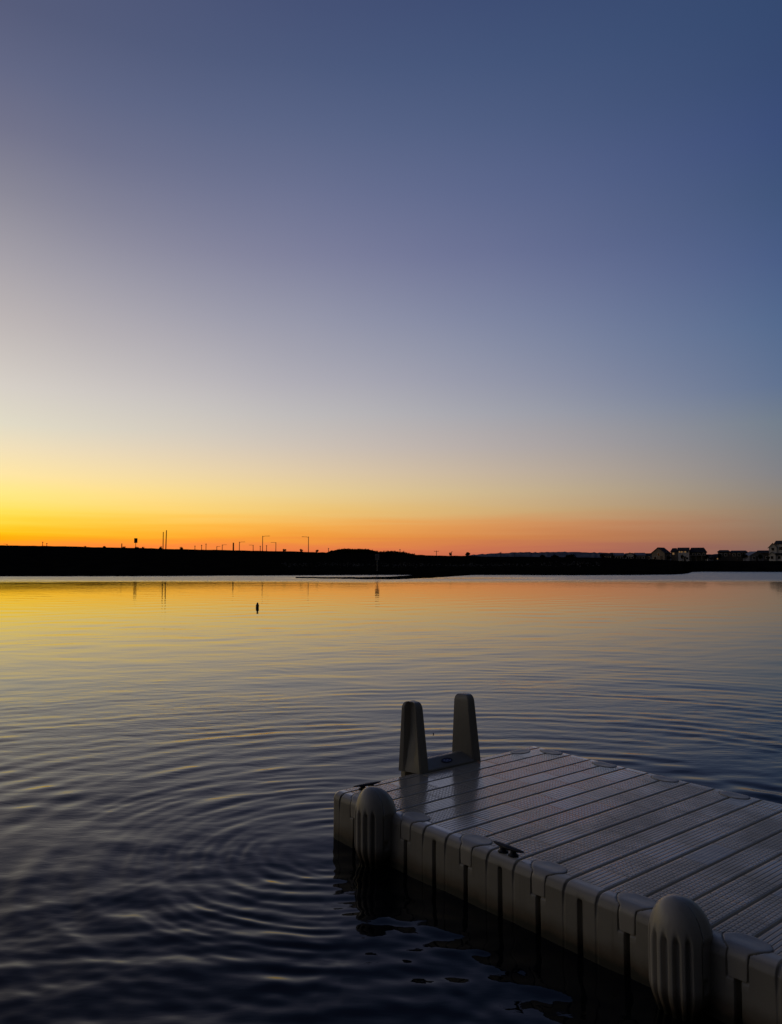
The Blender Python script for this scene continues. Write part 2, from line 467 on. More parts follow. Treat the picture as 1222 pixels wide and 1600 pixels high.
ridge('distant_hills', [(722, 869.5), (735, 867.6), (765, 865.2), (800, 863.2), (850, 862.4), (900, 863.0), (960, 864.2), (1025, 865), (1110, 866), (1240, 867)],
      2400, 500, M_HILL, 2.2, 9, 'low hazy wooded ridge on the horizon behind the houses', 51)
M_SCRUB = varied('dark_scrub', (.004, .0045, .003), (.008, .008, .006), .5, 1.0, 0.0)
ridge('hill', [(498, 866), (514, 862.4), (522, 859.6), (530, 858.4), (545, 857.7), (562, 858.1), (575, 858.6), (584, 860.6), (592, 862.4), (600, 861.4),
               (612, 861.2), (625, 862.2), (638, 864.6), (652, 867.6), (672, 869)], 262, 26, M_SCRUB, .35, 2.6,
      'low double-humped scrubby mound rising behind the far bank', 52)

# ------------------------------------------------------------------ foliage
def leaf_mesh(name, n, rx, ry, rz_, size, seed, lobes=5):
    r = random.Random(seed)
    cs = [(r.uniform(-.5, .5), r.uniform(-.5, .5), r.uniform(-.35, .5), r.uniform(.35, .6)) for _ in range(lobes)] + [(0, 0, 0, .62)]
    v, f = [], []
    for i in range(n):
        c = r.choice(cs)
        while True:
            p = Vector((r.uniform(-1, 1), r.uniform(-1, 1), r.uniform(-1, 1)))
            if p.length < 1: break
        p = p.normalized() * (p.length ** .45) * c[3]
        q = Vector(((c[0] + p.x) * rx, (c[1] + p.y) * ry, (c[2] + p.z) * rz_))
        a = Vector((r.uniform(-1, 1), r.uniform(-1, 1), r.uniform(-1, 1))).normalized()
        b = a.orthogonal().normalized()
        s = size * r.uniform(.6, 1.4)
        k = len(v)
        v += [q - a * s, q + b * s * .55, q + a * s, q - b * s * .55]; f.append((k, k + 1, k + 2, k + 3))
    return mesh_pydata(name, v, f)
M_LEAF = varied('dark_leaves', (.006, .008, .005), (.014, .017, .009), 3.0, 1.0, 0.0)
M_BARK = varied('bark', (.03, .025, .02), (.05, .04, .03), 4, .9, .2)

def shrub(px, depth, w_px, top_y, label, seed, group='small shrubs along the top of the far bank', flat=1.0):
    gz = ground_z(px, depth); x, y = at(px, depth)
    w = w_px / F_PX * depth; h = max(z_of(top_y, depth) - gz, .5)
    e = empty('shrub', (x, y, gz)); tag(e, label, 'shrub', group)
    m = leaf_mesh('foliage', 260, w * .62, w * .55, h * .6, max(.07, w * .1), seed)
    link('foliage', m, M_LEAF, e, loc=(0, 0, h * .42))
    b = MB()
    for k in range(4):
        a = k * 1.6 + seed
        b.tube([(0, 0, -.1), (math.cos(a) * w * .12, math.sin(a) * w * .12, h * .3), (math.cos(a) * w * .3, math.sin(a) * w * .3, h * .7)], [.03, .02, .01], 5)
    b.build('stem', M_BARK, e)

def tree(px, depth, w_px, top_y, label, seed, group=None):
    gz = ground_z(px, depth); x, y = at(px, depth)
    w = w_px / F_PX * depth; h = max(z_of(top_y, depth) - gz, 1.5)
    e = empty('tree', (x, y, gz)); tag(e, label, 'tree', group)
    m = leaf_mesh('crown', 900, w * .6, w * .5, h * .42, max(.12, w * .07), seed, 8)
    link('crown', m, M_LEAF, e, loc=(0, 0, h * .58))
    b = MB().tube([(0, 0, -.2), (.05, 0, h * .3), (0, .1, h * .62)], [.16, .12, .06], 8)
    r = random.Random(seed)
    for k in range(6):
        a = r.uniform(0, 6.28); l = w * .35
        b.tube([(0, 0, h * r.uniform(.25, .45)), (math.cos(a) * l * .6, math.sin(a) * l * .6, h * .55), (math.cos(a) * l, math.sin(a) * l, h * .72)], [.06, .04, .02], 5)
    b.build('trunk', M_BARK, e)

# ------------------------------------------------------------------ lamp posts, poles and signs on the far bank
M_POLE, _, _ = new_mat('weathered_metal_pole', (.05, .05, .05), .6, .3)
M_WOODPOLE = varied('timber_pole', (.035, .028, .022), (.06, .05, .04), 2.0, .9, .1)
M_DARKSIGN, _, _ = new_mat('sign_back', (.03, .03, .032), .6)

def lamp_post(px, top_y, arm_px, label, r=.13, sides=1, height=8.5):
    """arm_px > 0: arm reaches right, < 0 left (length in photo pixels at that depth)"""
    depth = min(max((height + 3.0 - CAM_Z) * F_PX / (HORIZON - top_y), 170), 900)
    gz = ground_z(px, depth); x, y = at(px, depth); h = z_of(top_y, depth) - gz
    e = empty('lamp_post', (x, y, gz)); tag(e, label, 'lamp post', 'street lamps on the plain beyond the far bank')
    rr = max(r, .62 / F_PX * depth)
    MB().tube([(0, 0, -.3), (0, 0, .9), (0, 0, h)], [rr * 1.3, rr * 1.0, rr * .75], 8).build('post', M_POLE, e)
    L = arm_px / F_PX * depth
    if abs(L) > .2:
        MB().tube([(0, 0, h - .35), (L * .4, 0, h - .12), (L, 0, h - .1)], [rr * .5, rr * .42, rr * .38], 6).build('arm', M_POLE, e)
        s = 1 if L > 0 else -1
        b = MB(); b.loft([[(L + s * (-.35 + .9 * t), yy * k, h - .1 + zz * k) for yy, zz in ((-.16, -.08), (.16, -.08), (.13, .09), (-.13, .09))] for t, k in ((0, .5), (.3, 1), (.8, .9), (1, .4))])
        b.build('lamp_head', M_POLE, e)
    else:
        b = MB(); b.tube([(0, 0, h - .1), (0, 0, h + .05), (0, 0, h + .3), (0, 0, h + .38)], [rr * .8, rr * 1.8, rr * 1.6, rr * .3], 8)
        b.build('lamp_head', M_POLE, e)

LAMPS = [(10.4, 849.8, -5, 'slim lamp post at the far left edge, short arm pointing left'),
         (66, 847.6, 0, 'first and taller of two close lamp posts without arms, near the left edge'),
         (72.5, 849.6, 0, 'second and shorter of two close lamp posts without arms, near the left edge'),
         (304.3, 853.6, 0, 'tiny lamp post without arm, next right of the twin tall poles'),
         (314.7, 852.4, 0, 'lamp post without arm, left of a pair at the middle of the far bank'),
         (321.6, 850.6, 0, 'lamp post without arm, right and taller of a pair left of the short-armed lamp'),
         (338.5, 853.6, 4.5, 'smallest lamp post with an arm to the right, just right of an armless pair'),
         (347, 851, 6, 'lamp post with arm to the right, left of the thick stubby lamp post'),
         (373.8, 846.5, 7.5, 'medium lamp post with long arm to the right, left of the left-armed lamp'),
         (395.4, 851.4, -5.5, 'lamp post with thin arm to the left, left of the tallest right-armed lamp'),
         (406.5, 853.8, 0, 'tiny armless lamp post close on the left of the tallest right-armed lamp'),
         (410.1, 837.2, 9, 'tallest lamp post with arm reaching right over the far bank'),
         (416.3, 853, 0, 'small armless lamp post close on the right of the tallest right-armed lamp'),
         (430.9, 847.3, -6.5, 'lamp post with arm to the left, standing right of the tallest right-armed lamp'),
         (481.8, 838.4, -8.5, 'tall lone lamp post with arm to the left, nearest the scrubby mound'),
         (513.2, 857.2, 0, 'tiny lamp post at the left foot of the scrubby mound'),
         (625, 858.7, 0, 'thin short post standing on the right slope of the scrubby mound'),
         (631, 861.4, 0, 'lowest thin post at the right end of the scrubby mound'),
         (705.5, 862, 2, 'lamp post with short stub arm rising out of a bush right of the mound')]
for px, ty, arm, lab in LAMPS: lamp_post(px, ty, arm, lab)

def plain_pole(px, depth, top_y, r, label, name='pole', cat='pole', group=None, cross=0, tilt=0.0):
    gz = ground_z(px, depth); x, y = at(px, depth); h = z_of(top_y, depth) - gz
    e = empty(name, (x, y, gz)); tag(e, label, cat, group)
    MB().tube([(0, 0, -.3), (tilt * .5, 0, h * .5), (tilt, 0, h)], [r, r * .95, r * .85], 8).build('post', M_WOODPOLE, e)
    MB().tube([(tilt, 0, h - .02), (tilt, 0, h + .06)], [r * 1.15, r * .5], 8).build('cap', M_POLE, e)
    for k in range(cross):
        zz = h - .5 - k * 1.4
        b = MB().box(-1.6 / (k + 1) ** .3, 1.6 / (k + 1) ** .3, -.12, .12, zz - .1, zz + .1); b.build('crossarm', M_WOODPOLE, e)
        for s in (-1.3, 0, 1.3): MB().tube([(s, 0, zz + .1), (s, 0, zz + .5)], [.1, .07], 6).build('insulator', M_POLE, e)
plain_pole(254.4, 250, 831.4, .15, 'left and slightly shorter of the twin tall bare poles on the far bank', group='twin tall poles on the far bank')
plain_pole(258.7, 250, 828.8, .17, 'right and slightly taller of the twin tall bare poles on the far bank', group='twin tall poles on the far bank', tilt=.12)
plain_pole(189.8, 240, 849.4, .17, 'short stubby post on the far bank, left of the dark signboard', name='marker_post', cat='post')
plain_pole(364.4, 245, 848.2, .24, 'thick stubby post without arm, left of the medium right-armed lamp', name='marker_post', cat='post')
plain_pole(682, 520, 860.4, .2, 'wooden utility pole with crossarm right of the scrubby mound', name='utility_pole', cat='utility pole', cross=1)
plain_pole(782.6, 900, 862.4, .3, 'faint utility pole with two crossarms, left one before the hazy ridge', name='utility_pole', cat='utility pole', group='faint utility poles before the ridge', cross=2)
plain_pole(804.5, 900, 864.2, .3, 'faint utility pole with two crossarms, right one before the hazy ridge', name='utility_pole', cat='utility pole', group='faint utility poles before the ridge', cross=2)
plain_pole(983, 150, 874.6, .12, 'short pale post on the bank below the row of grey houses', name='marker_post', cat='post')

def signboard():
    px, d = 211.6, 238
    gz = ground_z(px, d); x, y = at(px, d); h = z_of(841, d) - gz
    e = empty('signboard', (x, y, gz)); tag(e, 'dark upright signboard on a single post at the left of the far bank', 'sign')
    MB().tube([(0, 0, -.3), (0, 0, h - .1)], [.09, .08], 8).build('post', M_POLE, e)
    MB().box(-.5, .5, -.05, .05, h - 1.45, h).build('panel', M_DARKSIGN, e, bevel=.03)
    MB().box(-.36, .36, -.075, -.052, h - 1.35, h - .1).build('face', M_POLE, e)
signboard()

def notice():
    px, d = 589.4, 104
    gz = ground_z(px, d); x, y = at(px, d); h = z_of(865.6, d) - gz
    e = empty('notice_sign', (x, y, gz)); tag(e, 'pale square notice on a thin white post on the far bank near the water', 'sign')
    mp, _, _ = new_mat('white_sign_paint', (.10, .105, .125), .6)
    mb_, _, _ = new_mat('faded_print', (.03, .03, .035), .6)
    MB().box(-.28, .28, -.015, .015, h - .8, h).build('panel', mp, e, bevel=.006)
    MB().tube([(0, .05, -.3), (0, .05, h - .05)], [.05, .05], 8).build('post', mp, e)
    b = MB()
    for k in range(4): b.box(-.2, .2 - .07 * (k % 2), -.022, -.0175, h - .2 - k * .15, h - .15 - k * .15)
    b.build('print', mb_, e)
notice()

SHRUBS = [(101.5, 231, 5.5, 852.9, 'lowest wide shrub on the far bank, right of the two close lamp posts'),
          (132.4, 231, 6, 853.2, 'low rounded shrub on the far bank, second from the left edge'),
          (163, 231, 5.5, 852.2, 'rounded shrub standing between the low shrub and the stubby post'),
          (193.4, 231, 5, 853.2, 'small shrub touching the right side of the short stubby post'),
          (212.6, 231, 6.5, 853.8, 'dark round shrub at the foot of the dark signboard'),
          (222.5, 231, 5.5, 854.2, 'pale thin shrub just right of the dark signboard'),
          (250.4, 231, 6, 853.4, 'shrub touching the left side of the twin tall poles'),
          (283, 231, 6, 854.2, 'conical shrub alone on the far bank, right of the twin tall poles'),
          (444, 216, 5.5, 857.4, 'small shrub right of the left-armed lamp, first of three along the bank'),
          (470.7, 216, 5.5, 857.2, 'round shrub just left of the lone lamp near the mound'),
          (495, 216, 5.5, 858.4, 'dark shrub just right of the lone lamp near the mound'),
          (517.6, 216, 5, 859.6, 'small shrub at the left foot of the scrubby mound'),
          (703.4, 212, 5, 862.6, 'pale bush around the foot of the stub-armed lamp post')]
for i, (px, d, w, ty, lab) in enumerate(SHRUBS): shrub(px, d, w, ty, lab, 100 + i)
for i, (px, w, ty, lab) in enumerate([(848, 9, 866.6, 'dark bush before the hazy ridge, left and smallest of three in a row'), (868, 14, 866.2, 'dark bush before the hazy ridge, wide middle one of three in a row'), (893, 17, 866.6, 'dark bush before the hazy ridge, right and widest of three in a row')]):
    shrub(px, 330, w, ty, lab, 130 + i, 'dark bushes before the hazy ridge')
tree(731.4, 240, 7.5, 862.2, 'lone small rounded tree at the left end of the hazy ridge', 201)

# bushes that roughen the mound's outline: too many to count
def mound_scrub():
    v, f = [], []
    r = random.Random(3)
    prof = [(514, 862.6), (530, 858.8), (545, 858.2), (562, 858.6), (575, 859), (584, 861), (592, 862.8), (612, 861.6), (625, 862.6), (645, 866)]
    for i in range(900):
        px = r.uniform(514, 648); d = 262 + r.uniform(-14, 2)
        ty = np.interp(px, [p[0] for p in prof], [p[1] for p in prof])
        zt = z_of(ty, 262) - abs(d - 262) * .07 + r.uniform(-.12, .16)
        x, y = at(px, d); c = Vector((x, y, zt))
        for k in range(5):
            a = Vector((r.uniform(-1, 1), r.uniform(-1, 1), r.uniform(-1, 1))).normalized(); b = a.orthogonal().normalized()
            q = c + Vector((r.uniform(-.4, .4), r.uniform(-.4, .4), r.uniform(-.4, .2))); s = r.uniform(.13, .28); n = len(v)
            v += [q - a * s, q + b * s * .6, q + a * s, q - b * s * .6]; f.append((n, n + 1, n + 2, n + 3))
    o = link('undergrowth', mesh_pydata('undergrowth', v, f), M_LEAF)
    tag(o, 'dark scrub growing over the double-humped mound', kind='stuff', cat='scrub')
mound_scrub()

# broken pale stone along the water side of the bank
def rubble():
    v, f = [], []
    r = random.Random(9)
    for i in range(700):
        px = r.choice([r.uniform(440, 570), r.uniform(560, 910), r.uniform(600, 940)])
        ds = float(shore_depth(px)); off = r.gauss(33, 5)
        d = ds + off
        x, y = at(px, d); z = ground_z(px, d); s = r.uniform(.04, .17)
        n = len(v)
        for k in range(6):
            a = k * math.pi / 3 + r.uniform(-.3, .3)
            v.append((x + math.cos(a) * s * r.uniform(.7, 1.2), y + math.sin(a) * s * r.uniform(.7, 1.2), z - .05))
        for k in range(4):
            a = k * math.pi / 2 + r.uniform(-.3, .3)
            v.append((x + math.cos(a) * s * .5, y + math.sin(a) * s * .5, z + s * r.uniform(.5, .9)))
        f.append((n + 6, n + 7, n + 8, n + 9))
        for k, j in ((0, 0), (1, 0), (2, 1), (3, 2), (4, 2), (5, 3)):
            f.append((n + k, n + (k + 1) % 6, n + 6 + j))
        f += [(n + 1, n + 2, n + 7)[:0] or (n + 2, n + 7, n + 6), (n + 3, n + 8, n + 7), (n + 5, n + 9, n + 8), (n, n + 6, n + 9)]
    mt = varied('pale_rubble_stone', (.035, .036, .042), (.075, .078, .088), 3, .9, .2)
    o = link('rubble', mesh_pydata('rubble', v, f), mt)
    tag(o, 'thin line of pale broken stone along the far bank', kind='stuff', cat='rubble')
rubble()

# ------------------------------------------------------------------ houses on the right
M_ROOF = varied('dark_roof_shingle', (.018, .017, .018), (.032, .030, .030), 1.5, .85, .15)
M_GLASS, _, _ = new_mat('window_glass', (.01, .011, .013), .08)
M_LIT, nt_, b_ = new_mat('lit_window', (.3, .2, .1), .3)
b_.inputs['Emission Color'].default_value = (1.0, .55, .22, 1); b_.inputs['Emission Strength'].default_value = .16
M_DOOR, _, _ = new_mat('dark_door_paint', (.03, .025, .022), .5)
M_TRIM, _, _ = new_mat('white_trim', (.5, .5, .5), .5)
def wall_mat(name, c): return varied(name, tuple(k * .9 for k in c), c, .8, .8, .2)
WALLS = {'beige': wall_mat('beige_render', (.22, .19, .155)), 'white': wall_mat('white_render', (.52, .52, .52)), 'grey': wall_mat('grey_render', (.16, .165, .18)),
         'dark': wall_mat('brown_cladding', (.05, .047, .045)), 'pale': wall_mat('pale_render', (.38, .38, .40))}

def gable_block(e, x0, x1, y0, y1, he, hr, axis, wall, roof=None, over=.35, name='wall', base=-.6, hip=0.0):
    """walls with gables plus a pitched roof; axis = direction of the ridge ('x' or 'y')"""
    b = MB()
    if hip:
        b.box(x0, x1, y0, y1, base, he).build(name, wall, e)
        ym = (y0 + y1) / 2; ex0, ex1, ey0, ey1 = x0 - over, x1 + over, y0 - over, y1 + over; z0 = he + .01
        v = [(ex0, ey0, z0), (ex1, ey0, z0), (ex1, ey1, z0), (ex0, ey1, z0), (ex0, ey0, z0 + .18), (ex1, ey0, z0 + .18), (ex1, ey1, z0 + .18), (ex0, ey1, z0 + .18), (ex0 + hip, ym, hr), (ex1 - hip, ym, hr)]
        MB().add(v, [(0, 3, 2, 1), (0, 1, 5, 4), (1, 2, 6, 5), (2, 3, 7, 6), (3, 0, 4, 7), (4, 5, 9, 8), (6, 7, 8, 9), (5, 6, 9), (7, 4, 8)]).build('roof', roof or M_ROOF, e)
        return
    if axis == 'y':
        xm = (x0 + x1) / 2
        v = [(x0, y0, base), (x1, y0, base), (x1, y0, he), (xm, y0, hr), (x0, y0, he), (x0, y1, base), (x1, y1, base), (x1, y1, he), (xm, y1, hr), (x0, y1, he)]
    else:
        ym = (y0 + y1) / 2
        v = [(x0, y1, base), (x0, y0, base), (x0, y0, he), (x0, ym, hr), (x0, y1, he), (x1, y1, base), (x1, y0, base), (x1, y0, he), (x1, ym, hr), (x1, y1, he)]
    b.add(v, [(0, 1, 2, 3, 4), (9, 8, 7, 6, 5), (0, 4, 9, 5), (1, 6, 7, 2), (2, 7, 8, 3), (3, 8, 9, 4)])
    b.build(name, wall, e)
    # roof: two slabs with overhang and thickness, 3 cm above the wall tops
    t = .16; r = MB()
    if axis == 'y': half, mid, a0, a1 = (x1 - x0) / 2, (x0 + x1) / 2, y0 - over, y1 + over
    else: half, mid, a0, a1 = (y1 - y0) / 2, (y0 + y1) / 2, x0 - over, x1 + over
    sl = (hr - he) / half
    ring = [(-(half + over), he - sl * over + .03), (0, hr + .03), (half + over, he - sl * over + .03), (half + over, he - sl * over + .03 + t), (0, hr + .03 + t * 1.1), (-(half + over), he - sl * over + .03 + t)]
    rg = []
    for a in (a0, a1):
        rg.append([(mid + s, a, z) if axis == 'y' else (a, mid + s, z) for s, z in ring])
    r.loft(rg).build('roof', roof or M_ROOF, e)

def opening(e, kind, wall_face, c, z, w, h, at_, lit=False):
    """window or door on a face: wall_face 'front' (normal -y at y=at_), 'left' (x=at_, normal -x), 'right' (x=at_, normal +x)"""
    def bx(u0, u1, z0, z1, d0, d1):
        b = MB()
        if wall_face == 'front': b.box(u0, u1, at_ - d1, at_ - d0, z0, z1)
        elif wall_face == 'left': b.box(at_ - d1, at_ - d0, u0, u1, z0, z1)
        else: b.box(at_ + d0, at_ + d1, u0, u1, z0, z1)
        return b
    if kind == 'door':
        d = bx(c - w / 2, c + w / 2, z, z + h, .004, .06).build('door', M_DOOR, e)
        bx(c + w * .3, c + w * .38, z + h * .45, z + h * .52, .062, .1).build('handle', M_TRIM, d)
        return
    fr = bx(c - w / 2 - .1, c + w / 2 + .1, z - .1, z + h + .1, .004, .05)
    fo = fr.build('window', M_TRIM if not lit else M_TRIM, e)
    bx(c - w / 2, c + w / 2, z, z + h, .053, .06).build('pane', M_LIT if lit else M_GLASS, fo)

def house(px, d, rz, label, group='houses on the right shore'):
    gz = ground_z(px, d); x, y = at(px, d)
    e = empty('house', (x, y, gz), rz - theta_of(px)); tag(e, label, 'house', group); return e
HD = 330
m_ = lambda npx, d=HD: npx / F_PX * d
def hz(py, px, d=HD): return z_of(py, d) - ground_z(px, d)

# A: beige gable turned to the left
e = house(1033, HD, math.radians(-20), 'beige house with steep gable turned left, left of the white-fronted house')
he, hr = hz(864.2, 1033), hz(856.2, 1033)
gable_block(e, -2.7, 2.7, -3.2, 3.6, he, hr, 'y', WALLS['beige'])
opening(e, 'window', 'front', .2, he - 1.2, .9, 1.1, -3.2); opening(e, 'window', 'front', -1.3, .7, 1.0, 1.1, -3.2)
opening(e, 'door', 'front', 1.4, 0, .9, 2.0, -3.2); opening(e, 'window', 'right', 0, he - 1.6, 1.0, 1.0, 2.7); opening(e, 'window', 'right', 1.5, .7, 1.0, 1.0, 2.7)
# B: white-fronted double house
e = house(1076, HD, 0, 'wide dark-roofed house with white centre front and lit upper windows')
he, hr = hz(862.6, 1076), hz(856.2, 1076)
xa, xb, xc, xd = m_(1050.5 - 1076), m_(1061 - 1076), m_(1077 - 1076), m_(1102 - 1076)
gable_block(e, xa, xb - .05, -1.0, 5.5, he, hr, 'x', WALLS['beige'], name='wall', hip=.9)
gable_block(e, xb, xc, -3.0, 5.2, hz(861, 1076), hz(856.3, 1076), 'x', WALLS['white'], name='wall', over=.25)
gable_block(e, xc + .05, xd, -1.2, 5.8, he - .3, hr + .15, 'x', WALLS['dark'], name='wall', hip=1.2)
for px, lit in ((1063.2, True), (1066.4, True), (1071.4, True)): opening(e, 'window', 'front', m_(px - 1076), hz(863.6, 1076), .55, .6, -3.0, lit)
opening(e, 'window', 'front', m_(1074.6 - 1076), hz(863.6, 1076), .5, .6, -3.0)
opening(e, 'window', 'front', m_(1074 - 1076), hz(874, 1076), .9, .9, -3.0)
opening(e, 'door', 'front', m_(1070.5 - 1076), 0, .9, 2.0, -3.0)
opening(e, 'window', 'front', m_(1054 - 1076), hz(866.6, 1076), .7, .8, -1.0, True)
for px in (1084, 1091, 1098): opening(e, 'window', 'front', m_(px - 1076), hz(868, 1076), .9, .9, -1.2)
pb = MB(); pb.box(xc + .1, xd - .4, -3.0, -1.25, 2.3, 2.5)
for px in (1079.5, 1087, 1095, 1100.5): pb.box(m_(px - 1076) - .09, m_(px - 1076) + .09, -2.95, -2.77, -.3, 2.3)
pb.build('porch', WALLS['grey'], e)
# C: low pale bungalow
e = house(1114, 345, math.radians(14), 'low pale bungalow right of the white-fronted house')
gable_block(e, -2.5, 2.6, -2, 2.6, hz(871.5, 1114, 345), hz(867.2, 1114, 345), 'x', WALLS['grey'])
opening(e, 'window', 'front', 1.6, .7, .8, .8, -2.0, True); opening(e, 'window', 'front', -1.4, .7, .9, .9, -2.0); opening(e, 'door', 'front', .3, 0, .9, 1.9, -2)
# D: long dark house
e = house(1144, HD, 0, 'long dark flat-looking house in the middle of the right shore')
gable_block(e, m_(1124 - 1144), m_(1141 - 1144), -2, 5, hz(863, 1144), hz(859.4, 1144), 'x', WALLS['dark'], hip=.9)
gable_block(e, m_(1141 - 1144) + .05, m_(1166 - 1144), -2.6, 4.6, hz(864, 1144), hz(860.2, 1144), 'x', WALLS['dark'], hip=.9)
for px in (1128, 1135, 1147, 1154, 1161): opening(e, 'window', 'front', m_(px - 1144), hz(868.5, 1144), .9, 1.0, -2 if px < 1141 else -2.6)
opening(e, 'door', 'front', m_(1150.5 - 1144), 0, .9, 2.0, -2.6)
# E: house with pale slanting roof
M_PALEROOF = varied('pale_grey_roof', (.11, .11, .125), (.15, .15, .165), 1, .6, .3)
e = house(1178, 320, math.radians(28), 'small house with pale grey slanting roof beside the tall white house')
gable_block(e, -3.0, 3.0, -2.4, 2.8, hz(868.5, 1178, 320), hz(862.4, 1178, 320), 'y', WALLS['grey'], M_PALEROOF)
opening(e, 'window', 'front', -1.2, .8, 1.0, 1.0, -2.4); opening(e, 'window', 'front', 1.3, .8, 1.0, 1.0, -2.4); opening(e, 'door', 'front', 0, 0, .9, 2.0, -2.4)
# F: dark house behind
e = house(1194, 352, 0, 'dark house half hidden on the left of the tall white house')
gable_block(e, -3.2, 3.4, -2, 4, hz(864.5, 1194, 352), hz(860, 1194, 352), 'x', WALLS['dark'], hip=1.0)
opening(e, 'window', 'front', -1.6, 1.0, 1.0, 1.0, -2); opening(e, 'window', 'front', 1.2, 1.0, 1.0, 1.0, -2); opening(e, 'door', 'front', 0, 0, .9, 2.0, -2)
# G: tall white house at the right edge
GD = 300
e = house(1216, GD, 0, 'tall white house with dark stepped gables at the right edge')
g = lambda px: m_(px - 1216, GD)
gable_block(e, g(1212), g(1232), -1.5, 6.5, hz(850.5, 1216, GD), hz(844.6, 1216, GD), 'x', WALLS['white'], name='wall', over=.4, hip=.8)
gable_block(e, g(1203.4), g(1214.5), -2.2, 5.0, hz(855.2, 1216, GD), hz(849.2, 1216, GD), 'y', WALLS['white'], name='wall', over=.4)
gable_block(e, g(1203), g(1212.6), -3.8, -2.3, hz(867.2, 1216, GD), hz(863.0, 1216, GD), 'y', WALLS['white'], name='wall', over=.3)
gable_block(e, g(1213), g(1230), -2.9, -1.55, hz(867.4, 1216, GD), hz(865.2, 1216, GD), 'x', WALLS['white'], name='wall', over=.2)
opening(e, 'window', 'front', g(1207.6), hz(873.4, 1216, GD), .9, 1.1, -3.8); opening(e, 'window', 'front', g(1217.5), hz(873.4, 1216, GD), 1.0, 1.1, -2.9)
opening(e, 'window', 'front', g(1220), hz(859.6, 1216, GD), 1.1, 1.2, -1.5); opening(e, 'window', 'front', g(1209), hz(860.4, 1216, GD), .9, 1.1, -2.2)
opening(e, 'door', 'front', g(1225), 0, .9, 2.0, -2.9)
# H: row of grey houses further off
ROW = [(949.5, 12, 864.8, 'grey', 'leftmost of the row of faint grey houses below the hazy ridge'),
       (967, 14, 864.4, 'grey', 'second from the left in the row of faint grey houses below the hazy ridge'),
       (984.5, 13, 864.0, 'pale', 'palest and middle one of the row of faint grey houses below the hazy ridge'),
       (1000, 14, 864.2, 'grey', 'fourth from the left in the row of faint grey houses below the hazy ridge'),
       (1012.5, 9, 865.0, 'grey', 'rightmost and narrowest of the faint grey houses, beside the beige gabled house')]
for i, (px, wp, ty, wm, lab) in enumerate(ROW):
    d = 430; w = m_(wp, d)
    e = house(px, d, math.radians((-8, 6, -4, 9, -6)[i]), lab, 'row of faint grey houses below the ridge')
    gable_block(e, -w / 2, w / 2, -2, 4, hz(ty + 3.6, px, d), hz(ty, px, d), 'x' if i != 2 else 'y', WALLS[wm], M_PALEROOF if i in (1, 3) else M_ROOF)
    for k in (-.28, .28): opening(e, 'window', 'front', k * w, 1.0, .9, 1.0, -2)
    opening(e, 'door', 'front', 0, 0, .9, 2.0, -2)

TREES = [(941.5, 360, 7, 863.8, 'dark tree at the left end of the row of grey houses'),
         (957.8, 350, 4.5, 866.4, 'narrow dark tree between the first two grey houses of the row'),
         (975.8, 350, 5, 866.2, 'dark tree in front of the gap left of the palest grey house'),
         (992.3, 350, 4.5, 866.0, 'dark tree in front of the gap right of the palest grey house'),
         (1045, 318, 7, 868.0, 'dark bushy tree between the beige house and the white-fronted house'),
         (1066, 316, 4.4, 866.2, 'small dark tree before the white centre front'),
         (1104, 322, 5.5, 867.2, 'dark tree at the right end of the white-fronted house'),
         (1124.5, 318, 6, 865.0, 'dark tree at the left end of the long dark house'),
         (1164, 312, 9, 864.0, 'broad dark tree at the right end of the long dark house'),
         (1189, 308, 7, 866.0, 'dark tree between the pale-roofed house and the tall white house'),
         (1201, 294, 4.5, 868.5, 'small dark tree against the left wall of the tall white house')]
for i, (px, d, w, ty, lab) in enumerate(TREES): tree(px, d, w, ty, lab, 300 + i, 'trees among the houses')

# ------------------------------------------------------------------ mooring buoy
def buoy():
    d = CAM_Z * F_PX / (949.2 - HORIZON); x, y = at(402.8, d)
    m, _, _ = new_mat('dark_buoy_plastic', (.03, .028, .026), .5)
    m2, _, _ = new_mat('buoy_band', (.07, .055, .04), .5)
    e = empty('buoy', (x, y, 0)); e.rotation_euler = (.02, .05, 0); tag(e, 'small dark upright buoy floating alone on the orange water', 'buoy')
    prof = [(-.12, .02), (-.08, .055), (0, .062), (.08, .06), (.13, .052), (.155, .038), (.165, .036), (.19, .034), (.205, .022), (.21, .006)]
    MB().tube([(0, 0, z) for z, r in prof], [r for z, r in prof], 16).build('body', m, e, smooth=True)
    MB().tube([(0, 0, .075), (0, 0, .11)], [.064, .062], 16).build('band', m2, e, smooth=True)
buoy()

def leaf():
    m, _, _ = new_mat('wet_leaf', (.02, .015, .01), .5)
    d = CAM_Z * F_PX / (1142.5 - HORIZON); x, y = at(677, d)
    v, f = [], []
    for i, t in enumerate(np.linspace(0, 1, 9)):
        w = .014 * math.sin(math.pi * (t * .9 + .05))
        for k in (-1, -.5, 0, .5, 1): v.append((k * w, .012 * math.sin(t * 2.2) + .006 * k * k, -.004 + .034 * t - .01 * t * t))
    for i in range(8):
        for k in range(4): f.append((i * 5 + k, i * 5 + k + 1, i * 5 + k + 6, i * 5 + k + 5))
    o = link('leaf', mesh_pydata('leaf', v, f), m, smooth=True, loc=(x, y, 0), rz=.5)
    o.scale = (.6, .6, .6)
    o.modifiers.new('thick', 'SOLIDIFY').thickness = .0015
    tag(o, 'tiny dark curled leaf floating on the water behind the swim ladder', 'leaf')
leaf()

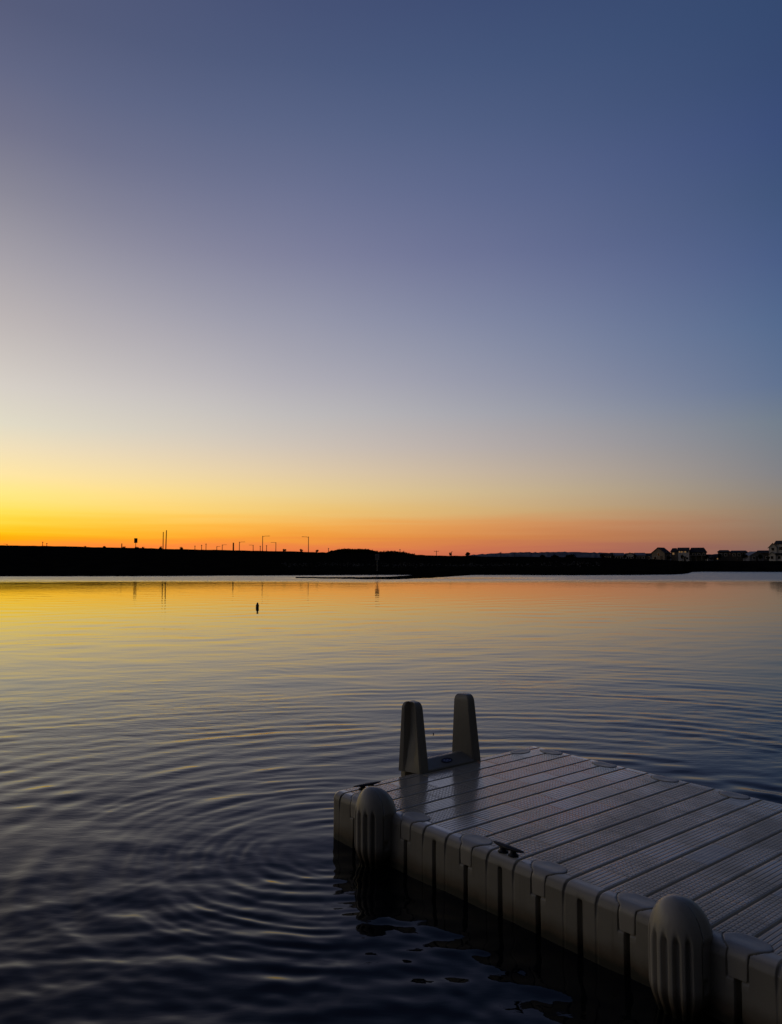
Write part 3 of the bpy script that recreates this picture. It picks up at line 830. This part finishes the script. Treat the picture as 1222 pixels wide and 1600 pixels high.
# ------------------------------------------------------------------ floating dock
def plastic(name, deck, gain=1.0):
    m, nt, b = new_mat(name, (.30, .265, .225), .5)
    nb = NB(nt); N, L = nt.nodes, nt.links
    tc = N.new('ShaderNodeTexCoord'); ob = tc.outputs['Object']
    sep = N.new('ShaderNodeSeparateXYZ'); L.new(ob, sep.inputs[0])
    n1 = nb.noise(ob, 6, 5, .6); n2 = nb.noise(ob, 1.7, 4, .6)
    streak = nb.noise(nb.mapping(ob, (26, 26, 1.2)), 1.0, 4, .6)
    base = nb.mix(nb.ss(n2, .3, .7), (.20, .182, .14), (.25, .228, .178))
    base = nb.mix(nb.m('MULTIPLY', nb.ss(streak, .52, .75), .35), base, (.12, .10, .072))
    if gain != 1.0: base = nb.mix(gain - 1.0, base, (.50, .455, .375))
    # rusty-brown algae line just over the waterline (z = -0.30 in the dock's frame)
    zl = nb.m('ADD', sep.outputs[2], nb.m('MULTIPLY', nb.m('SUBTRACT', n1, .5), .09))
    base = nb.mix(nb.m('MULTIPLY', nb.ss(zl, -.17, -.265), .85), base, (.085, .056, .028))
    base = nb.mix(nb.m('MULTIPLY', nb.ss(zl, -.250, -.286), .92), base, (.02, .02, .012))
    L.new(base, b.inputs['Base Color'])
    rough = nb.ss(n1, .3, .7, .34, .46)
    h = nb.m('MULTIPLY', nb.noise(ob, 160, 2), .0006)
    if deck:
        tu, msk, rnd = nb.attr('tile_u'), nb.attr('tile_mask'), nb.attr('plank')
        v = nb.m('MULTIPLY', sep.outputs[1], 34.0)
        def ridge_(x):          # raised square lugs with gaps between
            f = nb.m('ABSOLUTE', nb.m('SUBTRACT', nb.m('FRACT', x), .5))
            return nb.ss(f, .30, .45, 1.0, 0.0)
        ru, rv = ridge_(tu), ridge_(v)
        # moulded panels along every plank: some lugged, some ribbed, some almost plain
        pan = nb.m('FLOOR', nb.m('ADD', nb.m('MULTIPLY', sep.outputs[1], 3.1), nb.m('MULTIPLY', rnd, 7.3)))
        wn = N.new('ShaderNodeTexWhiteNoise'); wn.noise_dimensions = '2D'
        cx = N.new('ShaderNodeCombineXYZ'); L.new(pan, cx.inputs[0]); L.new(nb.m('FLOOR', nb.m('MULTIPLY', rnd, 97.0)), cx.inputs[1]); L.new(cx.outputs[0], wn.inputs['Vector'])
        k = wn.outputs['Value']
        lug = nb.m('MULTIPLY', ru, nb.m('MAXIMUM', rv, nb.ss(k, .60, .62)))
        lug = nb.m('MULTIPLY', lug, nb.ss(k, .93, .94, 1.0, .12))
        seam = nb.ss(nb.m('ABSOLUTE', nb.m('SUBTRACT', nb.m('FRACT', nb.m('ADD', nb.m('MULTIPLY', sep.outputs[1], 3.1), nb.m('MULTIPLY', rnd, 7.3))), .5)), .47, .485)
        h = nb.m('ADD', h, nb.m('MULTIPLY', nb.m('MULTIPLY', nb.m('SUBTRACT', lug, nb.m('MULTIPLY', seam, .8)), msk), .0062))
        wet0 = nb.ss(sep.outputs[0], 2.3, .25)
        wet = nb.m('ADD', nb.m('MULTIPLY', wet0, .75), nb.m('MULTIPLY', nb.ss(n2, .42, .62), .5), clamp=True)
        wet = nb.m('MAXIMUM', wet, nb.ss(k, .93, .94, 0.0, .3))
        rough = nb.m('MULTIPLY', rough, nb.ss(wet, 0, 1, 1.0, .22))
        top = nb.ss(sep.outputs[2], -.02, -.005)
        L.new(nb.m('MULTIPLY', nb.m('MULTIPLY', wet, top), .85), b.inputs['Coat Weight'])
        b.inputs['Coat IOR'].default_value = 1.36; b.inputs['Coat Roughness'].default_value = .045
        bc = N.new('ShaderNodeBump'); bc.inputs['Strength'].default_value = 1.0; bc.inputs['Distance'].default_value = .42
        L.new(h, bc.inputs['Height']); L.new(bc.outputs['Normal'], b.inputs['Coat Normal'])
        rough = nb.m('ADD', nb.m('MULTIPLY', rough, top), nb.m('MULTIPLY', nb.m('SUBTRACT', 1.0, top), .5))
        lug_gap = nb.m('MULTIPLY', nb.m('SUBTRACT', 1.0, lug), msk)  # darker tone in the recesses round the lugs
        base2 = nb.mix(nb.m('MULTIPLY', lug_gap, .5), base, (.095, .086, .076))
        lit_top = nb.mix(nb.m('MULTIPLY', top, nb.ss(n2, .25, .75, .62, .92)), base2, (.50, .445, .335))  # paler deck top: skylight brightness painted into the colour
        lit_top = nb.mix(nb.m('MULTIPLY', lug_gap, .42), lit_top, (.10, .09, .08))
        L.new(lit_top, b.inputs['Base Color'])
    L.new(rough, b.inputs['Roughness'])
    bp = N.new('ShaderNodeBump'); bp.inputs['Strength'].default_value = 1.0; bp.inputs['Distance'].default_value = 1.0
    L.new(h, bp.inputs['Height']); L.new(bp.outputs['Normal'], b.inputs['Normal'])
    return m
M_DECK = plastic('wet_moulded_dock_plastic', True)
M_PLASTIC = plastic('moulded_dock_plastic', False)
M_FENDER = plastic('paler_fender_plastic', False, 1.28)
M_BLACK, _, _ = new_mat('black_coated_metal', (.006, .007, .011), .55, spec=.25)

def hw(v):
    """half width of the coupler's tongue, v metres in from the dock edge"""
    if v < .03: return .0405 + .025 * float(sstep(v, .012, .03))
    t = (v - .03) / (.150 - .03)
    return max(.0655 + .035 * math.sin(min(t / .55, 1) * math.pi / 2) if t < .45 else .0999 * math.sqrt(max(1 - ((t - .45) / .55) ** 2, 0)), .004)

def dock_module(name, length_periods):
    LEN = length_periods * P
    grooves, mids, coups = [], [], []
    for n in range(length_periods + 1):
        mids.append(n * P)
        for s in (-G, G):
            if 0 < (n + s) * P < LEN: grooves.append((n + s) * P)
        if n < length_periods: grooves.append((n + .5) * P); coups.append((n + .5) * P)
    us = set(np.round(np.arange(0, LEN + .001, .028), 4))
    fine = [0, .002, .0035, .005, .0065, .0085, .011, .014, .018]
    for g_ in grooves:
        for d in fine: us.add(round(g_ - d, 4)); us.add(round(g_ + d, 4))
    for m in mids + coups:
        for d in [0, .008, .012, .0145, .0165, .0185, .0205, .023, .03, .0405, .0445, .0465, .0485, .053]: us.add(round(m - d, 4)); us.add(round(m + d, 4))
    for c in coups:
        for d in np.arange(.040, .112, .0035): us.add(round(c - d, 4)); us.add(round(c + d, 4))
    for d in [0, .0015, .005, .010, .016, .024, .032, .04]: us.add(d); us.add(round(LEN - d, 4))
    us = np.array(sorted(u for u in us if 0 <= u <= LEN))
    keep = [0]
    for i in range(1, len(us)):
        if us[i] - us[keep[-1]] > .0009: keep.append(i)
    us = us[keep]; us[-1] = LEN
    # half profile from the middle of the deck to below the water
    RE = .045
    prof = []   # (v, z, nv, nz, s-depth flag)
    for v in [W / 2, W * .36, .45, .2] + list(np.arange(.165, .05, -.0045)): prof.append((v, 0, 0, 1))
    for k in range(0, 9):
        a = k / 8 * math.pi / 2
        prof.append((RE - RE * math.sin(a), -RE + RE * math.cos(a), -math.sin(a), math.cos(a)))
    for z in (-.052, -.058, -.064, -.072, -.085, -.1, -.118, -.124, -.13, -.16, -.2, -.24, -.28, -.32, -.42): prof.append((0, z, -1, 0))
    prof = np.array(prof)
    full = np.vstack([prof[::-1], [(W - p[0], p[1], -p[2], p[3]) for p in prof[1:]]])
    npf = len(full)
    Ug = us[:, None]; Vg, Zg, NV, NZ = (full[:, k][None, :] for k in range(4))
    face = sstep(-NZ, -.25, 0.0) * np.ones_like(Ug)            # 1 on the vertical faces
    gd = np.zeros((len(us), npf))
    for g_ in grooves:
        d = np.abs(Ug - g_)
        shape = 1 - sstep(d, .004, .0095)
        fade = np.where(face > .5, np.interp(Zg, [-.4, -.12, -.05], [.0016, .0022, .010]), .012)
        gd = np.maximum(gd, shape * fade)
    for m in mids:
        d = np.abs(Ug - m)
        shape = 1 - sstep(d, .0115, .0165)
        topz = -.058 - .012 * (1 - np.sqrt(np.clip(1 - (d / .0165) ** 2, 0, 1)))
        gd = np.maximum(gd, .03 * shape * sstep(-Zg, -topz - .006, -topz + .006) * (face > .5))
    for c in coups:
        d = np.abs(Ug - c)
        gd = np.maximum(gd, .055 * (1 - sstep(d, .012, .0165)) * sstep(-Zg, .116, .124) * (face > .5))
        gd = np.maximum(gd, .012 * (1 - sstep(d, .0445, .0485)) * (1 - sstep(-Zg, .119, .126)) * (NZ < .8) * (Zg < -.004))
    for c in coups:      # pockets the coupler tongues lie in
        d = np.abs(Ug - c)
        dist = np.minimum(Vg, W - Vg)
        lim = np.array([hw(float(x)) if x < .150 else -1 for x in dist[0]])[None, :] + .0045
        gd = np.maximum(gd, .007 * (d < lim) * (NZ > .3) * (dist < .153))
    # slight bulge of every moulded face panel, mould unevenness
    ph = (Ug / P * 2) % 1.0
    bulge = -.004 * np.sin(ph * math.pi) ** .5 * (face > .5)
    r = .035
    e0 = np.clip(r - Ug, 0, r); inset = r - np.sqrt(np.clip(r * r - e0 * e0, 0, None))
    e1 = np.clip(r - (LEN - Ug), 0, r); inset = inset + r - np.sqrt(np.clip(r * r - e1 * e1, 0, None))
    dd = gd + bulge + inset
    V = Vg - NV * dd; Z = Zg - NZ * dd
    V = V + (value_noise(Ug * 3 + 3, Zg * 6 + Vg * 2, 77) - .5) * .004 * face
    pts = np.stack([np.broadcast_to(Ug, V.shape), V, Z], 2)
    n = len(us)
    idx = np.arange(n * npf).reshape(n, npf)
    q = np.stack([idx[:-1, :-1], idx[1:, :-1], idx[1:, 1:], idx[:-1, 1:]], 2).reshape(-1, 4)
    faces = [tuple(t) for t in q.tolist()] + [tuple(idx[0].tolist())] + [tuple(idx[-1][::-1].tolist())]
    me = mesh_pydata(name, pts.reshape(-1, 3), faces)
    # tile coordinates
    edges = sorted(grooves)
    pid = np.searchsorted(edges, us)
    lo = np.array([0.0] + edges); hi = np.array(edges + [LEN])
    fr = np.clip((us - lo[pid] - .012) / np.maximum(hi[pid] - lo[pid] - .024, .01), 0, 1)
    nt_tiles = np.round((hi - lo) / .029); nt_tiles[0] = 3; nt_tiles[-1] = 3
    tu = fr * nt_tiles[pid]
    onp = ((us - lo[pid]) > .0115) & ((hi[pid] - us) > .0115)
    mask = onp[:, None] * (NZ > .99) * (Vg > .08) * (Vg < W - .08)
    prand = np.random.default_rng(4).random(len(lo))[pid]
    for nm, arr in (('tile_u', np.broadcast_to(tu[:, None], V.shape)), ('tile_mask', mask), ('plank', np.broadcast_to(prand[:, None], V.shape))):
        a_ = me.attributes.new(nm, 'FLOAT', 'POINT'); a_.data.foreach_set('value', np.ascontiguousarray(arr, np.float32).ravel())
    me.polygons.foreach_set('use_smooth', [True] * (len(me.polygons) - 2) + [False, False])
    me.update()
    if me.polygons[len(q) // 2].normal.z < 0: me.flip_normals()
    return me

dock = empty('floating_dock', (DX, DY, DZ), YAW)
tag(dock, 'grey-beige moulded plastic floating dock with a low swim ladder and fenders', 'floating dock')
mod_me = dock_module('float_module', 6)
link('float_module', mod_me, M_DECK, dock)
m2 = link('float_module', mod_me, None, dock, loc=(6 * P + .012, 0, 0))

def coupler_mesh():
    """mushroom-shaped tongue on the deck that folds over the edge into a tapering tab"""
    RE, OFF = .045, .0042
    path = []  # (v, z, nv, nz, halfwidth)
    for v in (.150, .1492, .147, .142, .135, .125, .112, .098, .084, .07, .058): path.append((v, 0, 0, 1, hw(v)))
    for k in range(0, 9):
        a = k / 8 * math.pi / 2
        path.append((RE - RE * math.sin(a), -RE + RE * math.cos(a), -math.sin(a), math.cos(a), float(hw(RE - RE * math.sin(a)))))
    for z, w in ((-.055, .0402), (-.075, .0395), (-.095, .0388), (-.108, .038), (-.114, .0365), (-.116, .034)): path.append((0, z, -1, 0, w))
    cols = [-1, -.985, -.95, -.88, -.7, -.35, 0, .35, .7, .88, .95, .985, 1]
    v, f = [], []
    for i, (pv, pz, nv, nz, w) in enumerate(path):
        endfade = min(i / 3.0, 1.0)
        for c in cols:
            e = max(0, (abs(c) - .88) / .12)
            o = OFF * (math.sqrt(max(1 - e * e, 0)) * .9 + .1) * (.25 + .75 * endfade ** .5)
            if nv < -.9: o = OFF * .45 * (1 - .5 * e)
            elif nv < 0: o = o * (1 - .5 * -nv)
            elif nz > .99: o = o * .9
            o -= .002 * (1 if e < .9 else 0) * (1 if nz > .9 and abs(c) < .6 and 4 < i < 9 else 0)   # shallow dish in the tongue
            v.append((c * w, pv + nv * o, pz + nz * o))
        # skirt vertices pressed into the body
    n = len(cols)
    for i in range(len(path) - 1):
        for k in range(n - 1): f.append((i * n + k, i * n + k + 1, (i + 1) * n + k + 1, (i + 1) * n + k))
    # skirts down to (below) the surface all round
    base = len(v); loop = [k for k in range(n)] + [i * n + n - 1 for i in range(1, len(path))] + [(len(path) - 1) * n + k for k in range(n - 2, -1, -1)] + [i * n for i in range(len(path) - 2, 0, -1)]
    for li in loop:
        i = li // n; pv, pz, nv, nz, w = path[i]
        x, y, z = v[li]; v.append((x, y - nv * (.02), z - nz * (.02)))
    for k in range(len(loop)):
        a, b = loop[k], loop[(k + 1) % len(loop)]
        f.append((a, base + k, base + (k + 1) % len(loop), b))
    me = mesh_pydata('coupler', v, f)
    bm = bmesh.new(); bm.from_mesh(me); bmesh.ops.recalc_face_normals(bm, faces=bm.faces); bm.to_mesh(me); bm.free()
    me.polygons.foreach_set('use_smooth', [True] * len(me.polygons)); me.materials.append(M_FENDER)
    return me
cm = coupler_mesh()
def coupler(u, side):
    o = link('coupler', cm, None, dock)
    if side == 'front': o.location = (u, 0, 0)
    elif side == 'back': o.location = (u, W, 0); o.rotation_euler = (0, 0, math.pi)
    else: o.location = (0, u, 0); o.rotation_euler = (0, 0, -math.pi / 2)
for k in range(12):
    uu = (k + .5) * P + (.012 if k > 5 else 0)
    coupler(uu, 'front'); coupler(uu, 'back')
coupler(W - .27, 'end')

def fender_mesh():
    R, FL = .120, .055
    ZS = 1.17      # the dome stands well above the deck
    Z = [-.325, -.318, -.305, -.29, -.275, -.255, -.235, -.215, -.207, -.203, -.18, -.163, -.159, -.14, -.11, -.09, -.075, -.066, -.058, -.05, -.042, -.03, -.015, 0, .014, .030, .046, .062, .077, .090, .101, .110, .118, .125, .130]
    Z = [z if z < 0 else z * ZS for z in Z]
    base = []     # (a, b, phi-or-None): outward b
    for b_ in (.0, .012, .020, .024, .046, .050, .060): base.append((R, b_, None))
    for k in range(0, 97):
        ph = math.radians(k * 180 / 96); base.append((R * math.cos(ph), FL + .105 * math.sin(ph), k * 180 / 96))
    for b_ in (.060, .050, .046, .024, .020, .012, .0): base.append((-R, b_, None))
    for k in range(1, 24):
        ph = math.radians(180 + k * 180 / 24); base.append((R * math.cos(ph), .098 * math.sin(ph), None))
    v, f = [], []
    for z in Z:
        if z > -.03: k = math.sqrt(max(1 - ((z + .03) / (.0305 + .130 * ZS)) ** 2, .0004))
        else: k = 1.0
        low = float(sstep(-z, .2, .33))
        for a, b, ph in base:
            ca, cb = 0.0, .07
            ka = k * (1 - .22 * low) * (1 + .012 * math.sin(a * 40))
            kb = k * (1 - .42 * low)
            aa, bb = ca + (a - ca) * ka, cb + (b - cb) * kb
            if (ph is None or ph < 8 or ph > 172) and z < -.012: aa *= .93
            if ph is not None:
                for fl in (40, 65, 90, 115, 140):
                    d = abs(ph - fl)
                    if d < 8.5:
                        lim = .018 - .030 * (1 - math.sqrt(max(1 - (d / 8.5) ** 2, 0)))
                        dep = .024 * float(1 - sstep(d, 3.0, 8.5)) * float(sstep(-z, -lim - .008, -lim + .02)) * (1 - .3 * low)
                        nx, ny = math.cos(math.radians(ph)), math.sin(math.radians(ph))
                        aa -= nx * dep; bb -= ny * dep
            elif a > R - 1e-6 and .022 < b < .048 and -.205 < z < -.161:
                aa -= .03
            elif a < -R + 1e-6 and .022 < b < .048 and -.205 < z < -.161:
                aa += .03
            v.append((aa, -bb, z))
    n = len(base)
    for i in range(len(Z) - 1):
        for k in range(n): f.append((i * n + k, i * n + (k + 1) % n, (i + 1) * n + (k + 1) % n, (i + 1) * n + k))
    f.append(tuple(range(n))[::-1]); f.append(tuple(range((len(Z) - 1) * n, len(Z) * n)))
    me = mesh_pydata('fender', v, f)
    bm = bmesh.new(); bm.from_mesh(me); bmesh.ops.recalc_face_normals(bm, faces=bm.faces); bm.to_mesh(me); bm.free()
    me.polygons.foreach_set('use_smooth', [True] * len(me.polygons)); me.materials.append(M_FENDER)
    return me
fm = fender_mesh()
for u in (1, 5, 9):
    link('fender', fm, None, dock, loc=(u * P + .010 + .005 * (u - 1) + (.012 if u > 6 else 0), -.004, 0))

def cleat(u, v, rz, low=1.0):
    e = empty('cleat', (u, v, 0), rz, dock); e.scale = (1, 1, low)
    rings = []
    for t in np.linspace(-1, 1, 17):
        k = math.sqrt(max(1 - abs(t) ** 3.2, .02)); w = (.021 - .009 * abs(t)) * k; h = (.015 - .005 * abs(t)) * k
        z = .040 + .006 * abs(t) ** 2
        rings.append([(t * .112, w * math.cos(a), z + h * math.sin(a)) for a in np.linspace(0, 2 * math.pi, 13)[:-1]])
    MB().loft(rings).build('horn', M_BLACK, e, smooth=True)
    for s in (-1, 1):
        rg = []
        for z, kx, ky in ((.0015, .030, .028), (.008, .028, .027), (.012, .019, .019), (.025, .016, .016), (.037, .020, .016)):
            rg.append([(s * .036 + kx * math.cos(a), ky * math.sin(a), z) for a in np.linspace(0, 2 * math.pi, 15)[:-1]])
        MB().loft(rg).build('foot', M_BLACK, e, smooth=True)
cleat(3 * P, .062, 0, .82)
cleat(.10, .225, math.radians(84), .6)

# swim ladder: two tapered moulded uprights on a sill, rails going down into the water
def ladder():
    e = empty('swim_ladder', (0, 0, 0), 0, dock)
    e['label'] = 'low swim ladder with two tapered moulded uprights and an oval badge on its sill'
    HT = .50
    def upright(vc, outer):
        rings = []
        for t in [0, .02, .06, .12, .2, .3, .4, .5, .6, .7, .8, .88, .915, .945, .97, .987, .997, 1.0]:
            top = max(0, (t - .90) / .10); rk = math.sqrt(max(1 - top * top, 0))
            z = t * HT
            ua = -.105 - .004 * t + .026 * (1 - rk); ub = .084 - .066 * t - .030 * (1 - rk)
            wf = (.043 - .008 * t) * (.6 + .4 * rk); wb = (.100 - .040 * t) * (.6 + .4 * rk)
            cd = .052 * min(.15 + t * 1.5, 1) * rk
            o = outer
            def pt(s_, side, dep=0.0):       # s_: 0 at the back rim, 1 at the front ridge
                return (ua + (ub - ua) * s_, side * (wb + (wf - wb) * s_ - dep))
            ring = [pt(.03, o), pt(.17, o), pt(.22, o, .002), pt(.28, o, cd), pt(.62, o, cd), pt(.84, o, cd * .3), pt(.95, o)]
            ring += [(ub, o * wf * .82), (ub, o * wf * .3), (ub, -o * wf * .3), (ub, -o * wf * .82)]
            ring += [pt(.95, -o), pt(.6, -o), pt(.3, -o), pt(.03, -o), (ua, -o * wb * .9), (ua, 0), (ua, o * wb * .9)]
            rings.append([(u, vc + w, z + .002) for u, w in ring])
        ob = MB().loft(rings).build('upright', M_PLASTIC, e, smooth=False)
        md = ob.modifiers.new('bevel', 'BEVEL'); md.width = .004; md.segments = 2; md.limit_method = 'ANGLE'; md.angle_limit = math.radians(25)
        ob.data.polygons.foreach_set('use_smooth', [True] * len(ob.data.polygons)); ob.data.set_sharp_from_angle(angle=math.radians(16)); md.harden_normals = True
        r = [[(u, vc + s, z) for u, s in ((-.122, -.06), (-.07, -.06), (-.07, .06), (-.122, .06))] for z in (-.75, -.3, -.02)]
        r.append([(u, vc + s, HT * .9) for u, s in ((-.104, -.030), (-.076, -.030), (-.076, .030), (-.104, .030))])
        MB().loft(r).build('rail', M_PLASTIC, e, bevel=.008)
    v0, v1 = .770, 1.314
    upright(v0, -1); upright(v1, 1)
    # sill: low ramped bar between the uprights
    rings = []
    for v in (v0 + .035, v0 + .06, v1 - .06, v1 - .035):
        rings.append([(u, v, z) for u, z in ((.086, .0025), (.086, .012), (.079, .02), (-.012, .066), (-.022, .069), (-.06, .067), (-.07, .055), (-.07, .0025))])
    MB().loft(rings).build('sill', M_PLASTIC, e, bevel=.004)
    for z in (-.42, -.70):
        MB().box(-.155, -.055, v0 + .03, v1 - .03, z, z + .04).build('step', M_PLASTIC, e, bevel=.008)
    # oval badge on the slope
    slope = math.atan2(.046, .091)
    def onsill(x, y, h=0.0):      # x along v, y down the slope
        u = .034 + y * math.cos(slope) + h * math.sin(slope); z = .0433 - y * math.sin(slope) + h * math.cos(slope)
        return (u, 1.035 + x, z)
    mbd, _, _ = new_mat('badge_dark_blue', (.012, .016, .04), .35)
    mlt, _, _ = new_mat('badge_pale_blue', (.30, .36, .55), .35)
    n = 28
    ring0 = [onsill(.055 * math.cos(a), .026 * math.sin(a), .0012) for a in np.linspace(0, 2 * math.pi, n + 1)[:-1]]
    ring1 = [onsill(.055 * math.cos(a), .026 * math.sin(a), .0035) for a in np.linspace(0, 2 * math.pi, n + 1)[:-1]]
    bo = MB().loft([ring0, ring1]).build('badge', mbd, e)
    b = MB()
    def bar(x0, y0, x1, y1, w=.0035):
        d = Vector((x1 - x0, y1 - y0, 0)); nn = Vector((-d.y, d.x, 0)).normalized() * w
        lo = [onsill(x0 + nn.x, y0 + nn.y, .0036), onsill(x1 + nn.x, y1 + nn.y, .0036), onsill(x1 - nn.x, y1 - nn.y, .0036), onsill(x0 - nn.x, y0 - nn.y, .0036)]
        hi = [onsill(x0 + nn.x, y0 + nn.y, .005), onsill(x1 + nn.x, y1 + nn.y, .005), onsill(x1 - nn.x, y1 - nn.y, .005), onsill(x0 - nn.x, y0 - nn.y, .005)]
        b.loft([lo, hi])
    bar(-.034, .006, -.020, -.010); bar(-.020, -.010, -.006, .008); bar(-.006, .008, .010, -.008); bar(.010, -.008, .016, .008); bar(.018, .008, .036, .006); bar(-.03, .014, .03, .014, .0016)
    b.build('badge_print', mlt, bo) if False else b.build('badge_print', mlt, e)
ladder()

# ------------------------------------------------------------------ camera and colour
cam = bpy.data.cameras.new('camera'); co = bpy.data.objects.new('camera', cam); COL.objects.link(co)
cam.sensor_fit = 'VERTICAL'; cam.sensor_height = 36; cam.lens = 36 * F_PX / 1600
cam.clip_start = .05; cam.clip_end = 12000
co.location = (0, 0, CAM_Z); co.rotation_euler = (math.pi / 2 + PITCH, 0, 0)
scene.camera = co
vs = scene.view_settings
vs.view_transform = 'Standard'; vs.look = 'None'; vs.exposure = 0; vs.gamma = 1; vs.use_curve_mapping = False
